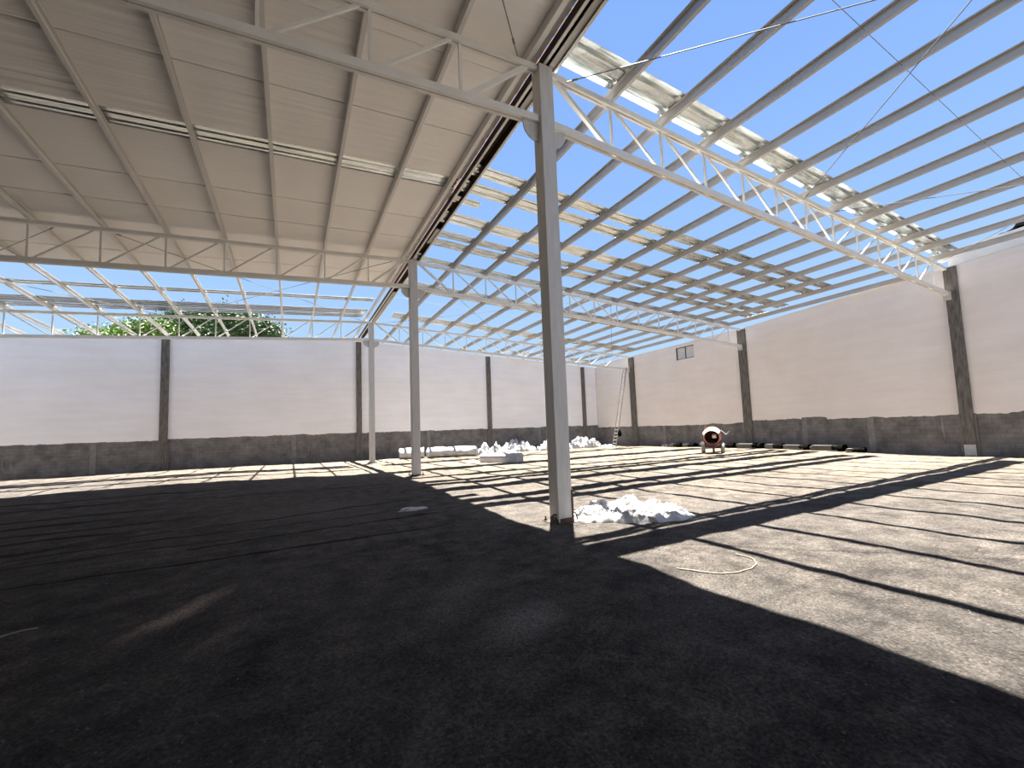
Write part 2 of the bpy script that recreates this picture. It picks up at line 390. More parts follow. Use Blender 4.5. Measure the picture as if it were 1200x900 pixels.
# ------------------------------------------------------------------ concrete pilasters
def pilaster(px, py, w, d, h, label, facing, foot=False):
    e = empty('concrete_pillar', (px, py, 0), label, 'pillar', 'concrete pillars along the walls')
    mb = MB(); n = 26; w2 = w/2
    for i in range(n):
        z0, z1 = -.25 + (h+.25)*i/n, -.25 + (h+.25)*(i+1)/n
        j = .006*N.noise(Vector((px, py, i*.7)))
        if facing == 'y': mb.box((-w2+j, -d, z0), (w2+j, .05, z1+.004))
        else: mb.box((-d, -w2+j, z0), (.05, w2+j, z1+.004))
    mb.build('shaft', M['concrete_dark'], e)
    # rough wider footing of bare concrete at block height
    mb = MB()
    for i in range(7):
        z0, z1 = -.25 + 1.9*i/7, -.25 + 1.9*(i+1)/7; j = .02*N.noise(Vector((px*3, py*3, i)))
        if facing == 'y': mb.box((-w2-.07+j, -d*.6, z0), (w2+.07-j, .05, z1))
        else: mb.box((-d*.6, -w2-.07+j, z0), (.05, w2+.07-j, z1))
    mb.build('haunch', mottled('haunch_concrete', (.15,.138,.12), (.22,.205,.18), 3, .9, bump=.3), e)
    if foot:
        mb = MB(); mb.box((-d-.012, -w2+.02, -.2), (-d+.01, w2-.03, .34)); p = mb.build('foot_patch', M['concrete_pale'], e); p['label'] = 'pale mortar patch on the foot'
    return e
pilaster(-6.78, YB-.02, .40, .16, btop(-6.78)-.12, 'dark concrete pillar leftmost on the back wall', 'y')
pilaster(4.42, YB-.02, .36, .16, btop(4.42)-.12, 'dark concrete pillar on back wall beside the farthest steel column', 'y')
pilaster(14.9, YB-.02, .36, .16, btop(14.9)-.12, 'dark concrete pillar on back wall behind the white plastic heaps', 'y')
pilaster(24.9, YB-.02, .36, .16, btop(24.9)-.12, 'slim dark concrete pillar on back wall nearest the right corner', 'y')
pilaster(wx(6.92)+.02, 6.92, .42, .17, 8.02, 'large dark concrete pillar on right wall with pale mortar foot', 'x', True)
pilaster(wx(17.88)+.02, 17.88, .58, .17, 7.9, 'dark concrete pillar on right wall behind the cement mixer', 'x')
pilaster(wx(28.6)+.02, 28.6, .62, .17, 7.82, 'dark concrete pillar in far right corner beside the leaning ladder', 'x')

# ------------------------------------------------------------------ steel columns
def column(y, label, near=False):
    g = -.15 if near else 0.0
    if not near: g = gz(X0, y)
    e = empty('steel_column', (XC, y + CW/2, g), label, 'column', 'steel columns under the ridge')
    h = 9.09 - g; a = CW/2
    mb = MB(); mb.box((-a, -a, .02), (a, a, h))
    mb.build('shaft', M['column_paint'], e, bevel=.012)
    mb = MB(); mb.box((-.27,-.27,-.03), (.27,.27,.025)); mb.build('base_plate', M['dark_steel'], e)
    for sx, sy in ((-1,-1), (1,-1), (1,1), (-1,1)):
        mb = MB(); mb.tube((sx*.22, sy*.22, .02), (sx*.22, sy*.22, .11), .016); mb.tube((sx*.22, sy*.22, .025), (sx*.22, sy*.22, .055), .032, 6)
        mb.build('anchor_bolt', M['dark_steel'], e)
    if near:
        mb = MB(); mb.box((a-.02, -a-.01, .02), (a+.02, -a+.045, .62)); mb.box((a, -.05, .02), (a+.012, .1, .5)); mb.build('stiffener', M['rust'], e)
        for sx in (-1, 1):
            mb = MB(); mb.path([(sx*(a+.05)+.07*math.cos(q)*sx, -.12 + .02*q, .09 + .09*math.sin(q)) for q in [i*.35 for i in range(15)]], .016)
            mb.build('lifting_ring', M['dark_steel'], e)
        mb = MB(); mb.box((-.12,-a-.03,.0), (.12,-a,.1)); mb.box((-a-.03,-.1,0), (-a,.1,.12)); mb.build('weld_lug', M['rust'], e)
    # rounded seat brackets carrying the truss bottom chords
    for sx in (-1, 1):
        mb = MB(); n = 10
        pr = [(0, -.02), (0, -.42)] + [(.34*math.sin(q), -.10 - .32*math.cos(q)) for q in [PI/2*i/n for i in range(1, n+1)]] + [(.34, -.02)]
        zc = zb(XC + sx*.3) - g - .055
        v = [(sx*(a+p), -.012, zc+q) for p, q in pr] + [(sx*(a+p), .012, zc+q) for p, q in pr]; k = len(pr)
        mb.add(v, [(i, (i+1) % k, k+(i+1) % k, k+i) for i in range(k)] + [tuple(range(k)), tuple(reversed(range(k, 2*k)))])
        mb.build('seat_bracket', M['column_paint'], e)
    return e
column(6.9, 'nearest and largest pale steel box column with rusty base', True)
column(17.77, 'middle pale steel box column, second from the camera')
column(28.7, 'farthest pale steel box column, standing close to the back wall')

# ------------------------------------------------------------------ trusses
def cpair(mb, a, b, w, h, gap=.028):
    """a chord of two facing channels with a slot between, closed by batten pieces"""
    for s in (-1, 1):
        x0, x1 = s*gap/2, s*w/2
        mb.sweep(a, b, [(min(x0,x1), -h/2), (max(x0,x1), -h/2), (max(x0,x1), h/2), (min(x0,x1), h/2)])
    A, B = Vector(a), Vector(b); L = (B-A).length; n = int(L/1.55)
    for i in range(n):
        t0, t1 = (i*1.55+.22)/L, min(1, (i*1.55+1.45)/L)
        mb.beam(A + (B-A)*t0 + Vector((0,0,h*.12)), A + (B-A)*t1 + Vector((0,0,h*.12)), gap+.002, h*.7)
def truss(side, Y, endx, label):
    P = PR if side > 0 else PL
    e = empty('roof_truss', (XC, Y, 7.94), label, 'truss', 'white lattice trusses on both sides of the column line')
    O = (XC, Y, 7.94)
    xs = XC + side*CW/2
    tx = min(P[13], endx) if side > 0 else P[13]
    mb = MB(); cpair(mb, (xs, Y, zb(xs)), (endx, Y, zb(endx)), .16, .15); mb.build('bottom_chord', M['white_paint'], e, origin=O)
    mb = MB(); cpair(mb, (xs, Y, zt(xs)), (endx - side*.02, Y, zt(endx)), .14, .12); mb.build('top_chord', M['white_paint'], e, origin=O)
    for k in range(1, 14):
        if side > 0 and P[k] > endx - .1: continue
        mb = MB(); mb.beam((P[k], Y, zb(P[k])+.05), (P[k], Y, zt(P[k])-.05), .05, .05, (0,1,0)); mb.build('vertical_strut', M['white_paint'], e, origin=O)
    for k in range(13):
        xa = P[k] if k else xs + side*.05
        xb = P[k+1]
        if k < 7: a, b = (xa + side*.06, Y, zt(xa)-.03), (xb - side*.08, Y, zb(xb)+.04)
        else: a, b = (xa + side*.08, Y, zb(xa)+.04), (xb - side*.06, Y, zt(xb)-.03)
        if side > 0 and xb > endx + .1: continue
        mb = MB(); s = .085 if k == 0 else .05; mb.beam(a, b, s, s, (0,1,0)); mb.build('diagonal_brace', M['white_paint'], e, origin=O)
    if side > 0:
        mb = MB(); mb.box((endx-.12, Y-.13, zb(endx)-.28), (endx, Y+.13, zb(endx)+.08)); mb.build('end_bracket', M['concrete_pale'], e, origin=O)
    return e
EN = [wx(7.06)-.14, wx(17.9)-.14, wx(28.86)-.14]
for i, w_ in enumerate(('nearest', 'middle', 'farthest')):
    truss(1, TY[i], EN[i], w_ + ' white lattice roof truss from column to right wall' if i < 2 else 'farthest white lattice truss right of the columns, before the back wall')
    truss(-1, TY[i], -17.5, ['nearest white lattice truss left of the columns under the covered roof', 'middle white lattice truss left of the columns at the roof edge', 'farthest white lattice truss left of the columns, before the trees'][i])

# ------------------------------------------------------------------ purlins
def chan(mb, a, b, w=.078, h=.2, t=.006, lip=.022, flip=1):
    p = [(-w/2,-h/2), (w/2,-h/2), (w/2,-h/2+lip), (w/2-t,-h/2+lip), (w/2-t,-h/2+t), (-w/2+t,-h/2+t), (-w/2+t,h/2-t), (w/2-t,h/2-t), (w/2-t,h/2-lip), (w/2,h/2-lip), (w/2,h/2), (-w/2,h/2)]
    p = [(flip*x, y) for x, y in p]
    if flip < 0: p.reverse()
    mb.sweep(a, b, p)
def zed(mb, a, b, w=.075, h=.2, t=.006, lip=.02):
    p = [(-t/2,-h/2+t), (-t/2,h/2-t), (-w+t,h/2-t), (-w+t,h/2-lip), (-w,h/2-lip), (-w,h/2), (t/2,h/2), (t/2,-h/2+t), (w-t,-h/2+t), (w-t,-h/2+lip), (w,-h/2+lip), (w,-h/2), (-t/2,-h/2)]
    mb.sweep(a, b, p)
def purlin(x, y0, y1, mat, label, group, flip):
    z = pbot(x) + .1; mb = MB()
    if group.endswith('right slope'): zed(mb, (x, y0, z), (x, y1, z))
    else: chan(mb, (x, y0, z), (x, y1, z), flip=flip)
    o = mb.build('roof_purlin', mat, origin=(x, y0, z)); return tag(o, label, 'purlin', group)
for k in range(1, 14):
    y0 = 8.3 if k == 13 else (1.5 if k == 12 else -13.9)
    purlin(PR[k], -13.9 if k < 11 else (-6 if k == 11 else y0), 35.0, M['purlin_grey'],
           f'{ORD[k]} grey steel purlin from the ridge on the open right slope' if k < 13 else 'outermost grey steel purlin just above the right wall', 'Z purlins of the open right slope', 1)
for k in range(1, 13):
    purlin(PL[k], -13.9, 35.0, M['purlin_white'], f'{ORD[k]} pale purlin from the ridge on the left slope', 'purlins of the left slope', 1)
mb = MB(); x = XC - .30; chan(mb, (x, -13.9, pbot(x)+.1), (x, 35, pbot(x)+.1), .1)
tag(mb.build('ridge_purlin', M['purlin_white'], origin=(x, -13.9, pbot(x)+.1)), 'pale ridge purlin along column tops, left of the rusty channel', 'purlin')
# rusty inverted ridge channel with pale splice plates
x = XC + .16; z = 9.25
e = empty('ridge_channel', (x, 7, z), 'rusty ridge channel with pale lips running over the column tops', 'beam')
O = (x, 7, z)
mb = MB(); mb.box((x-.15,-13.9,z-.08), (x-.14,35,z+.16)); mb.box((x+.14,-13.9,z-.08), (x+.15,35,z+.16)); mb.box((x-.15,-13.9,z+.15), (x+.15,35,z+.16))
mb.build('channel', M['rust'], e, origin=O)
for s in (-1, 1):
    mb = MB(); mb.box((x+s*.15-.03,-13.9,z-.10), (x+s*.15+.03,35,z-.08)); mb.build('lip', M['purlin_white'], e, origin=O)
for y0, y1 in ((4.2,8.6), (11.0,11.06), (12.5,12.75), (14.2,14.3), (14.9,16.2), (17.3,17.4), (22.6,30)):
    mb = MB(); wide = y1 - y0 < 1; mb.box((x-(.138 if wide else .02), y0, z-.05), (x+(.06 if wide else .138), y1, z-.03)); mb.build('splice_plate', M['flash'] if wide else M['purlin_grey'], e, origin=O)

# ------------------------------------------------------------------ roof covering on the left
def corrug(mb, x0, x1, y0, y1, zf, n, rib=.035, t=.004, ends=True, wave=0):
    """trapezoid-ribbed sheet, ribs along X, between y0 and y1"""
    p = []; pitch = (y1 - y0)/n
    for i in range(n):
        b = y0 + i*pitch
        p += [(b, 0), (b+pitch*.30, 0), (b+pitch*.38, rib), (b+pitch*.55, rib), (b+pitch*.63, 0)]
    p.append((y1, 0))
    nx = max(2, int(abs(x1-x0)/1.6)); k = len(p)
    v = []
    for i in range(nx+1):
        x = x0 + (x1-x0)*i/nx; z = zf(x) + wave*N.noise(Vector((x*.8, y0, 2)))
        v += [(x, q, z + h) for q, h in p]
    for i in range(nx+1):
        x = x0 + (x1-x0)*i/nx; z = zf(x) + wave*N.noise(Vector((x*.8, y0, 2)))
        v += [(x, q, z + h + t) for q, h in p]
    off = (nx+1)*k; fs = []
    for i in range(nx):
        for j in range(k-1):
            a = i*k+j; fs += [(a, a+k, a+k+1, a+1), (off+a, off+a+1, off+a+k+1, off+a+k)]
        fs += [(i*k, off+i*k, off+(i+1)*k, (i+1)*k), (i*k+k-1, (i+1)*k+k-1, off+(i+1)*k+k-1, off+i*k+k-1)]
    for j in range(k-1):
        fs += [(j, j+1, off+j+1, off+j), (nx*k+j, off+nx*k+j, off+nx*k+j+1, nx*k+j+1)]
    mb.add(v, fs)
YE = 22.3
def ltop(x): return 9.154 - .0609*(X0 - x) + .262
mb = MB(); corrug(mb, -17.6, XC+.05, -14, YE, lambda x: ltop(x)+.052, 145, .035)
tag(mb.build('roof', M['galv'], normals=False), 'galvanised roof deck over the covered left slope', 'roof', kind='structure')
def liner_panel(y0, y1, label, wr):
    e = MB(); nu, nv = 60, max(3, int((y1-y0)/.032)); x0, x1 = -17.5, XC + .005
    def fn(s, u, v):
        x = x0 + (x1-x0)*u; y = y0 + (y1-y0)*v
        sag = -.002 - wr*(.5 + .6*N.fractal(Vector((x*.16, y*6.5 + .12*x, 3)), .8, 2, 4))
        ed = min(v, 1-v)*(y1-y0); sag *= min(1, ed/.08)
        return (x, y, ltop(x) + .024 + sag + s)
    e.grid(lambda u, v: fn(0, u, v), nu, nv); e.grid(lambda u, v: fn(.022, u, v), nu, nv)
    for v_ in (0, 1): e.grid(lambda u, w_: fn(.022*w_, u, v_), nu, 1)
    for u_ in (0, 1): e.grid(lambda v, w_: fn(.022*w_, u_, v), nv, 1)
    o = e.build('liner_panel', M['liner'], smooth=False, normals=False)
    return tag(o, label, 'roof panel', 'white liner panels under the covered roof')
mb = MB(); mb.grid(lambda u, v: (-17.5 + (XC-.05+17.5)*u, -14 + 17.4*v, ltop(-17.5 + (XC-.05+17.5)*u)+.024), 4, 4)
tag(mb.build('ceiling', M['liner'], normals=False), 'white liner above and behind the camera', 'ceiling', kind='structure')
liner_panel(3.41, 5.6, 'wrinkled white liner panel directly overhead at top of picture', .022)
liner_panel(5.61, 7.8, 'wrinkled white liner panel right above the nearest left truss', .022)
liner_panel(7.81, 9.95, 'wrinkled white liner panel second before the shiny strip', .022)
liner_panel(9.98, 11.95, 'wrinkled white liner panel bordering the shiny strip on camera side', .022)
liner_panel(12.56, 14.74, 'white liner panel bordering the shiny strip on far side', .007)
liner_panel(14.78, 16.44, 'narrow smooth white liner panel, second past the shiny strip', .007)
liner_panel(16.48, 18.6, 'white liner panel right above the middle left truss', .007)
liner_panel(18.63, 20.5, 'white liner panel seen through the middle left truss', .007)
liner_panel(20.54, YE, 'last white liner panel at far edge of the covered roof', .007)

# ------------------------------------------------------------------ loose metal sheets on the purlins
def sheet(x0, x1, y0, y1, n, label, group, dz=0, rib=.05, wave=.01):
    mb = MB(); corrug(mb, x0, x1, y0, y1, lambda x: ptop(x)+.012+dz, n, rib, .004, wave=wave)
    o = mb.build('roof_sheet', M['galv'], normals=False, origin=(x0, y0, ptop(x0)))
    return tag(o, label, 'metal sheet', group)
G = 'metal sheets laid on the open right slope'
sheet(4.66, 23.7, 6.2, 6.95, 2, 'nearest galvanised sheet strip, crossing above the near right truss', G, rib=.07, wave=.004)
sheet(4.66, 24.3, 10.85, 11.4, 2, 'galvanised sheet behind big column, camera side of a close pair', G)
sheet(4.66, 24.2, 11.72, 12.35, 2, 'galvanised sheet behind big column, far side of a close pair', G)
sheet(4.5, 5.55, 12.65, 13.05, 2, 'short torn metal offcut by the ridge channel', None)
sheet(4.7, 25.0, 13.7, 14.45, 2, 'galvanised sheet third from the camera on open right slope', G)
sheet(4.75, 25.2, 15.1, 15.65, 2, 'galvanised sheet of close pair before middle right truss, camera side', G)
sheet(4.75, 25.2, 15.85, 16.5, 2, 'galvanised sheet of close pair before middle right truss, far side', G)
sheet(4.7, 25.4, 17.75, 18.3, 2, 'narrow galvanised sheet directly above the middle right truss', G, .0)
sheet(4.8, 25.6, 20.9, 22.3, 5, 'wide galvanised sheet showing through the middle right truss', G)
sheet(5.6, 25.6, 26.7, 28.0, 4, 'galvanised sheet just before the farthest right truss', G)
sheet(16.5, 25.6, 33.0, 33.75, 3, 'short galvanised sheet lying over the back wall right of big column', G)
H = 'metal sheets laid on the open end of the left slope'
sheet(-17.3, 4.1, 24.75, 25.35, 2, 'narrow galvanised sheet, first past the covered left roof', H)
sheet(-17.3, 4.1, 27.1, 28.1, 4, 'wide galvanised sheet over the farthest left truss', H)
sheet(-17.3, 4.0, 28.2, 29.0, 3, 'second galvanised sheet over the farthest left truss, nearest back wall', H, .01)

# ------------------------------------------------------------------ bracing rods
def rod(a, b, label, r=.011):
    za, zb_ = zt(a[0]) - .02, zt(b[0]) - .02
    A, B = Vector((*a, za)), Vector((*b, zb_)); mb = MB(); mb.tube(A, B, r, 6)
    for p, q in ((A, B), (B, A)):
        d = (q-p).normalized(); mb.tube(p + d*.3, p + d*.42, r*2, 6)
    o = mb.build('bracing_rod', M['rod'], origin=A); return tag(o, label, 'tie rod', 'roof bracing rods')
rod((5.0, 7.12), (15.0, -3.8), 'thin steel rod from big column top up across the near right sheet')
rod((14.15, 7.12), (5.6, -3.8), 'thin steel rod from middle of near right truss towards top edge')
rod((15.5, 7.12), (23.3, -1.5), 'thin pale rod from near right truss towards the right picture edge')
rod((24.2, 7.2), (15.4, -3.8), 'thin rod starting at the near pillar of the right wall')
rod((3.95, 7.0), (-5.1, -3.8), 'thin rod from big column top over the covered left roof')
rod((4.0, 18.05), (-5.2, 28.75), 'thin rod from middle column down-left past the roof edge')
rod((-5.2, 18.05), (4.0, 28.75), 'thin rod crossing below sky from middle left truss to far column')
rod((-6.3, 18.05), (-15.5, 28.75), 'thin rod left of the crossing pair under the left roof edge')
rod((-15.0, 18.05), (-6.0, 28.75), 'thin rod at far left running down towards the tree')
rod((5.0, 18.05), (14.2, 28.75), 'thin rod right of middle column running towards far truss')
rod((14.2, 18.05), (5.0, 28.75), 'thin rod from middle right truss back to far column')
rod((15.5, 18.05), (24.5, 28.75), 'thin rod from middle right truss to the far right corner')
def sag(y, label):
    mb = MB(); mb.tube((4.8, y, pbot(4.8)+.1), (23.5, y, pbot(23.5)+.1), .006, 5)
    o = mb.build('sag_rod', M['rod'], origin=(4.8, y, pbot(4.8)+.1)); return tag(o, label, 'tie rod', 'sag rods through the purlins')
sag(3.4, 'hair-thin sag rod through purlins at upper right of picture')
sag(23.4, 'hair-thin sag rod through purlins beyond the middle right truss')

# ------------------------------------------------------------------ eave trim of the right wall
mb = MB(); p = [-12 + i for i in range(20)]; p = [y for y in p if y < 6.9] + [6.95]
strip_wall(mb, p, [rtop(y)+.0 for y in p], [rtop(y)+.34 for y in p], lambda y, z: (wx(y)-.04, y, z), lambda y, z: (wx(y)+.16, y, z))
tag(mb.build('trim_1', M['flash']), 'pale flashing along the top of the right wall', 'trim', kind='structure')
mb = MB(); p2 = [y for y in p if y < 6.9] + [7.3]
strip_wall(mb, p2, [rtop(y)+.37 for y in p2], [rtop(y)+.68 for y in p2], lambda y, z: (wx(y)+.0, y, z), lambda y, z: (wx(y)+.34, y, z))
tag(mb.build('roof_gutter', M['flash']), 'pale metal gutter above the flashing at right picture edge', 'gutter')
mb = MB()
rwall(mb, 7.3, 33.7, lambda y: rtop(y), lambda y: rtop(y)+.09, -.05, .2, .5)
tag(mb.build('trim_2', M['flash']), 'thin pale cap strip along the right wall top', 'trim', kind='structure')
mb = MB()
def tarp(u, v):
    y = 5.35 - 1.6*u; prof = lerp([(0,0), (.25,.1), (.33,.30), (.45,.27), (.55,.36), (.7,.28), (1,.3)], u)
    x = wx(y) + .34*v; return (x, y, rtop(y) + .685 + prof*math.sin(PI*(.08+.84*v)) + .03*N.noise(Vector((u*9, v*5, 0))))
mb.grid(tarp, 30, 8); mb.grid(lambda u, v: (wx(5.35-1.6*u)+.34*v, 5.35-1.6*u, rtop(5.35-1.6*u)+.683), 30, 8)
tag(mb.build('tarp_bundle', M['black_plastic'], smooth=True), 'black crumpled tarp lying on the gutter at right picture edge', 'tarp')

# ------------------------------------------------------------------ white plastic
def crumple(name, cxy, L, Wd, H, rot, seed, label, cat, group=None, mat='plastic', flat=.0, nu=90, nv=50, rough=1.0):
    cz = gz(*cxy); ca, sa = math.cos(rot), math.sin(rot); mb = MB()
    def fn(u, v):
        a = 2*u-1; b = 2*v-1
        r = math.sqrt(a*a + b*b*1.0); 
        # square to disc so the outline is round and ragged
        px = a*math.sqrt(max(0, 1-b*b/2)); py = b*math.sqrt(max(0, 1-a*a/2)); rad = min(1, math.hypot(px, py))
        edge = 1 + .16*N.noise(Vector((px*2.2+seed, py*2.2, seed)))
        n1 = N.fractal(Vector((px*L*1.1, py*Wd*1.1, seed)), 1, 2, 4)
        n2 = .5*abs(N.noise(Vector((px*L*2.4+seed, py*Wd*2.4, seed*2)))) + .6*(.5-abs(N.noise(Vector((px*L*5+seed, py*Wd*5, seed))))) + .5*(.4-abs(N.noise(Vector((px*L*11, py*Wd*11, seed)))))
        h = H*(1 - rad**2.2)**.55*(.55 + .6*n1) + rough*.22*min(H,.5)*n2*(1 - rad**6)
        x = px*L/2*edge; y = py*Wd/2*edge
        x += rough*.035*N.noise(Vector((px*9, py*9, seed+5))); y += rough*.035*N.noise(Vector((px*9, py*9, seed+9)))
        X, Y = cxy[0] + x*ca - y*sa, cxy[1] + x*sa + y*ca
        return (X, Y, gzn(X, Y) - .012 + max(.012, h))
    mb.grid(fn, nu, nv)
    o = mb.build(name, M[mat], smooth=False, origin=(*cxy, cz)); return tag(o, label, cat, group)
RC = math.atan2(-.79, .615)*0 - .52
crumple('plastic_sheet', (5.74, 6.62), 2.55, 1.35, .40, -.66, 3.1, 'heap of crumpled white plastic sheeting at foot of the big column', 'plastic sheet', nu=190, nv=130, rough=1.5)
GW = 'white plastic bundles in front of the back wall'
def bundle(name, p, q, r, seed, label, n=40, m=20, lump=.12, hole=False, mats='plastic', group=GW):
    a = Vector((*p, 0)); b = Vector((*q, 0)); d = (b-a).normalized(); s = Vector((-d.y, d.x, 0)); L = (b-a).length
    mb = MB()
    def fn(u, v):
        t = u*L; ang = 2*PI*v
        end = min(1, (min(u, 1-u)*L/.18 + .12))**.5 if not hole else 1
        rad = r*end*(1 + lump*N.fractal(Vector((t*1.6, math.cos(ang)*1.5+seed, math.sin(ang)*1.5)), 1, 2, 4) + lump*.5*abs(N.noise(Vector((t*6, ang*2, seed)))))
        P = a + d*t + s*(math.cos(ang)*rad*1.15); z = r*.9 + math.sin(ang)*rad*.95
        return (P.x, P.y, gz(P.x, P.y) + max(-.01, z))
    mb.grid(fn, n, m)
    if True:
        for u_ in (0, 1):
            v = [fn(u_, j/m) for j in range(m)]; mb.add(v, [tuple(range(m))])
    o = mb.build(name, [M[mats]], smooth=True, origin=(*p, 0)); return tag(o, label, 'plastic bundle', group)
e = empty('wrapped_roll', (6.75, 31.1, 0), 'short white wrapped roll with dark open end left of middle column', 'plastic bundle', GW)
o = bundle('wrap', (6.75, 31.15), (8.35, 30.65), .42, 1.3, None, hole=True); o.parent = e; o.location = (0,0,0)
for k in ('category', 'group'):
    if k in o: del o[k]
dirv = Vector((1.6, -.5, 0)).normalized()
mb = MB(); mb.lathe(Vector((6.75,31.15,.36)) - dirv*.012, -dirv, [(0,.20), (.01,.20)], 14); q = mb.build('open_end', M['black_plastic'], e, origin=(6.75,31.1,0)); q['label'] = 'black disc for the dark hollow end of the roll'  # flat black disc stands in for the shade inside the hollow
bundle('wrapped_roll', (8.42, 30.38), (11.9, 29.25), .40, 4.2, 'long white wrapped roll in front of the back wall', 60, 22, .16)
crumple('plastic_heap', (12.95, 30.0), 3.2, 1.3, .95, -.33, 8.7, 'crumpled white plastic heap behind the white topped wrapped pack', 'plastic bundle', GW, rough=1.1)
crumple('plastic_heap', (16.5, 31.9), 3.4, 1.5, 1.05, -.2, 12.2, 'white plastic heap against the back wall just left of big column', 'plastic bundle', GW, rough=1.1)
crumple('plastic_heap', (19.5, 31.3), 2.8, 1.4, 1.0, -.2, 15.9, 'white plastic heap partly hidden behind the big column', 'plastic bundle', GW, rough=1.1)
crumple('plastic_heap', (22.5, 30.7), 3.2, 1.4, 1.1, -.2, 19.4, 'tall white plastic heap just right of the big column', 'plastic bundle', GW, rough=1.1)
crumple('plastic_sheet', (25.3, 31.1), 2.2, 1.3, .2, -.2, 23.4, 'flat white plastic sheet spread at foot of the ladder', 'plastic sheet', rough=.8)
# folded white pack, the shade on its side put in as grey
e = empty('wrapped_pack', (10.12, 21.5, gz(10.1,21.5)), 'white topped wrapped pack lying in the sun, its shaded side coloured grey', 'plastic bundle', rz=math.atan2(-2.01, 1.27))
mb = MB(); n = 24
def pack(u, v):
    x = -1.2 + 2.4*u; pr = [(-.33,0), (-.36,.22), (-.33,.30)]
    ang = PI*v; return (x, -.36*math.cos(ang), .27 + .22*math.sin(ang)**.7 + .015*N.noise(Vector((x*3, v*6, 0))))
mb.grid(pack, 40, 18)
for u_ in (0, 1): mb.add([pack(u_, j/18) for j in range(19)], [tuple(range(19))])
mb.build('white_wrap', M['plastic'], e, smooth=True)
mb = MB(); mb.box((-1.2,-.35,-.02), (1.2,.35,.275)); mb.build('shade_grey_side', M['plastic_grey'], e, bevel=.03)
mb = MB(); mb.path([(.55, -.375*math.cos(PI*i/14), .28 + .235*math.sin(PI*i/14)**.7) for i in range(15)], .012); mb.build('strap', M['plastic_grey'], e)

# ------------------------------------------------------------------ cement mixer
e = empty('cement_mixer', (20.76, 16.22, gz(20.7,16.2)), 'red cement mixer with dusty wheels standing before the right wall', 'cement mixer', rz=math.radians(-52))
ax = Vector((-.05, -.95, -.10)).normalized(); c0 = Vector((0, .12, .93))
mb = MB(); mb.lathe(c0 - ax*.42, ax, [(0,.16), (.04,.30), (.16,.44), (.30,.48), (.48,.48), (.60,.46), (.78,.40), (.84,.385), (.84,.365), (.78,.375)], 28, cap=False)
mb.build('drum', M['drum_out'], e, smooth=True)
mb = MB(); mb.lathe(c0 - ax*.40, ax, [(0,.02), (.04,.28), (.16,.42), (.30,.455), (.48,.455), (.60,.435), (.78,.38), (.838,.37)], 28, cap=False)
mb.build('drum_lining', M['drum_in'], e, smooth=True)
mb = MB(); xa = ax.cross(Vector((0,0,1))).normalized(); ya = xa.cross(ax)
def cover(u, v):
    q = math.radians(22 + 128*v); r_ = (.505 if u < .75 else .505 - .10*(u-.75)/.25) + .012*N.noise(Vector((u*6, v*8, 1)))
    return c0 + ax*(-.30 + 1.02*u) + xa*math.cos(q)*r_ + ya*math.sin(q)*r_
mb.grid(cover, 18, 18)
o = mb.build('sheet_cover', M['cream'], e, smooth=True); o['label'] = 'pale sheet draped over top of the drum'
md = o.modifiers.new('thick', 'SOLIDIFY'); md.thickness = .012; md.offset = 1
mb = MB(); mb.lathe(c0 - ax*.02, ax, [(0,.485), (.0,.51), (.05,.51), (.05,.485)], 36, cap=False)
for i in range(36):
    q = 2*PI*i/36
mb.build('ring_gear', M['red_paint'], e)
mb = MB(); pc = c0 + ax*.25; mb.beam(pc + Vector((.12,-.05,.1)), pc + Vector((.12,-.3,.02)), .2, .16); mb.build('mixing_paddle', M['cream'], e)
mb = MB()
for sx in (-1, 1):
    mb.beam((sx*.36,.10,.55), (sx*.52,.12,.98), .06, .06); mb.beam((sx*.36,.10,.30), (sx*.36,.10,.58), .06, .06)
mb.beam((-.40,.10,.36), (.40,.10,.36), .07, .07); mb.beam((0,.10,.40), (0,-.42,.42), .08, .08); mb.beam((-.38,.1,.56), (.38,.1,.56), .06, .06)
mb.beam((-.2,.1,.36), (-.08,-.4,.36), .05, .05); mb.beam((.2,.1,.36), (.08,-.4,.36), .05, .05)
mb.build('frame', M['red_paint'], e)
mb = MB(); mb.beam((.02,-.42,.46), (.04,-.50,.0), .09, .09); mb.box((-.07,-.58,-.01), (.15,-.42,.03)); mb.build('front_leg', M['dark_steel'], e)
mb = MB(); mb.tube((-.58,.10,.28), (.58,.10,.28), .025); mb.build('axle', M['dark_steel'], e)
for sx in (-1, 1):
    mb = MB(); mb.lathe((sx*.50-.10,.10,.28), (1,0,0), [(0,.18), (.0,.25), (.04,.29), (.16,.29), (.20,.25), (.20,.18)], 26, cap=False); wv = mb.build('wheel', M['rubber'], e, smooth=True)
    mb = MB(); mb.lathe((sx*.50-.08,.10,.28), (1,0,0), [(0,.05), (.0,.18), (.16,.18), (.16,.05)], 18); mb.build('rim', M['cream'], wv)
mb = MB(); mb.box((-.62,-.12,.95), (-.36,.28,1.12)); o = mb.build('motor_cover', M['cream'], e, bevel=.03); o.rotation_euler = (0, math.radians(-28), 0); o.location = (.38,0,-.12)
mb = MB(); mb.path([(.46,.1,1.28), (.58,.08,1.16), (.70,.05,1.04), (.74,.04,1.03), (.82,.04,1.12), (.92,.04,1.22)], .022, 8); mb.build('tilt_handle', M['aluminium'], e)
mb = MB(); mb.path([(-.30,.1,1.42), (-.33,.1,1.50), (-.30,.1,1.55)], .02, 8); mb.box((-.36,.04,1.30), (-.24,.16,1.43)); mb.build('pinion_guard', M['red_paint'], e)

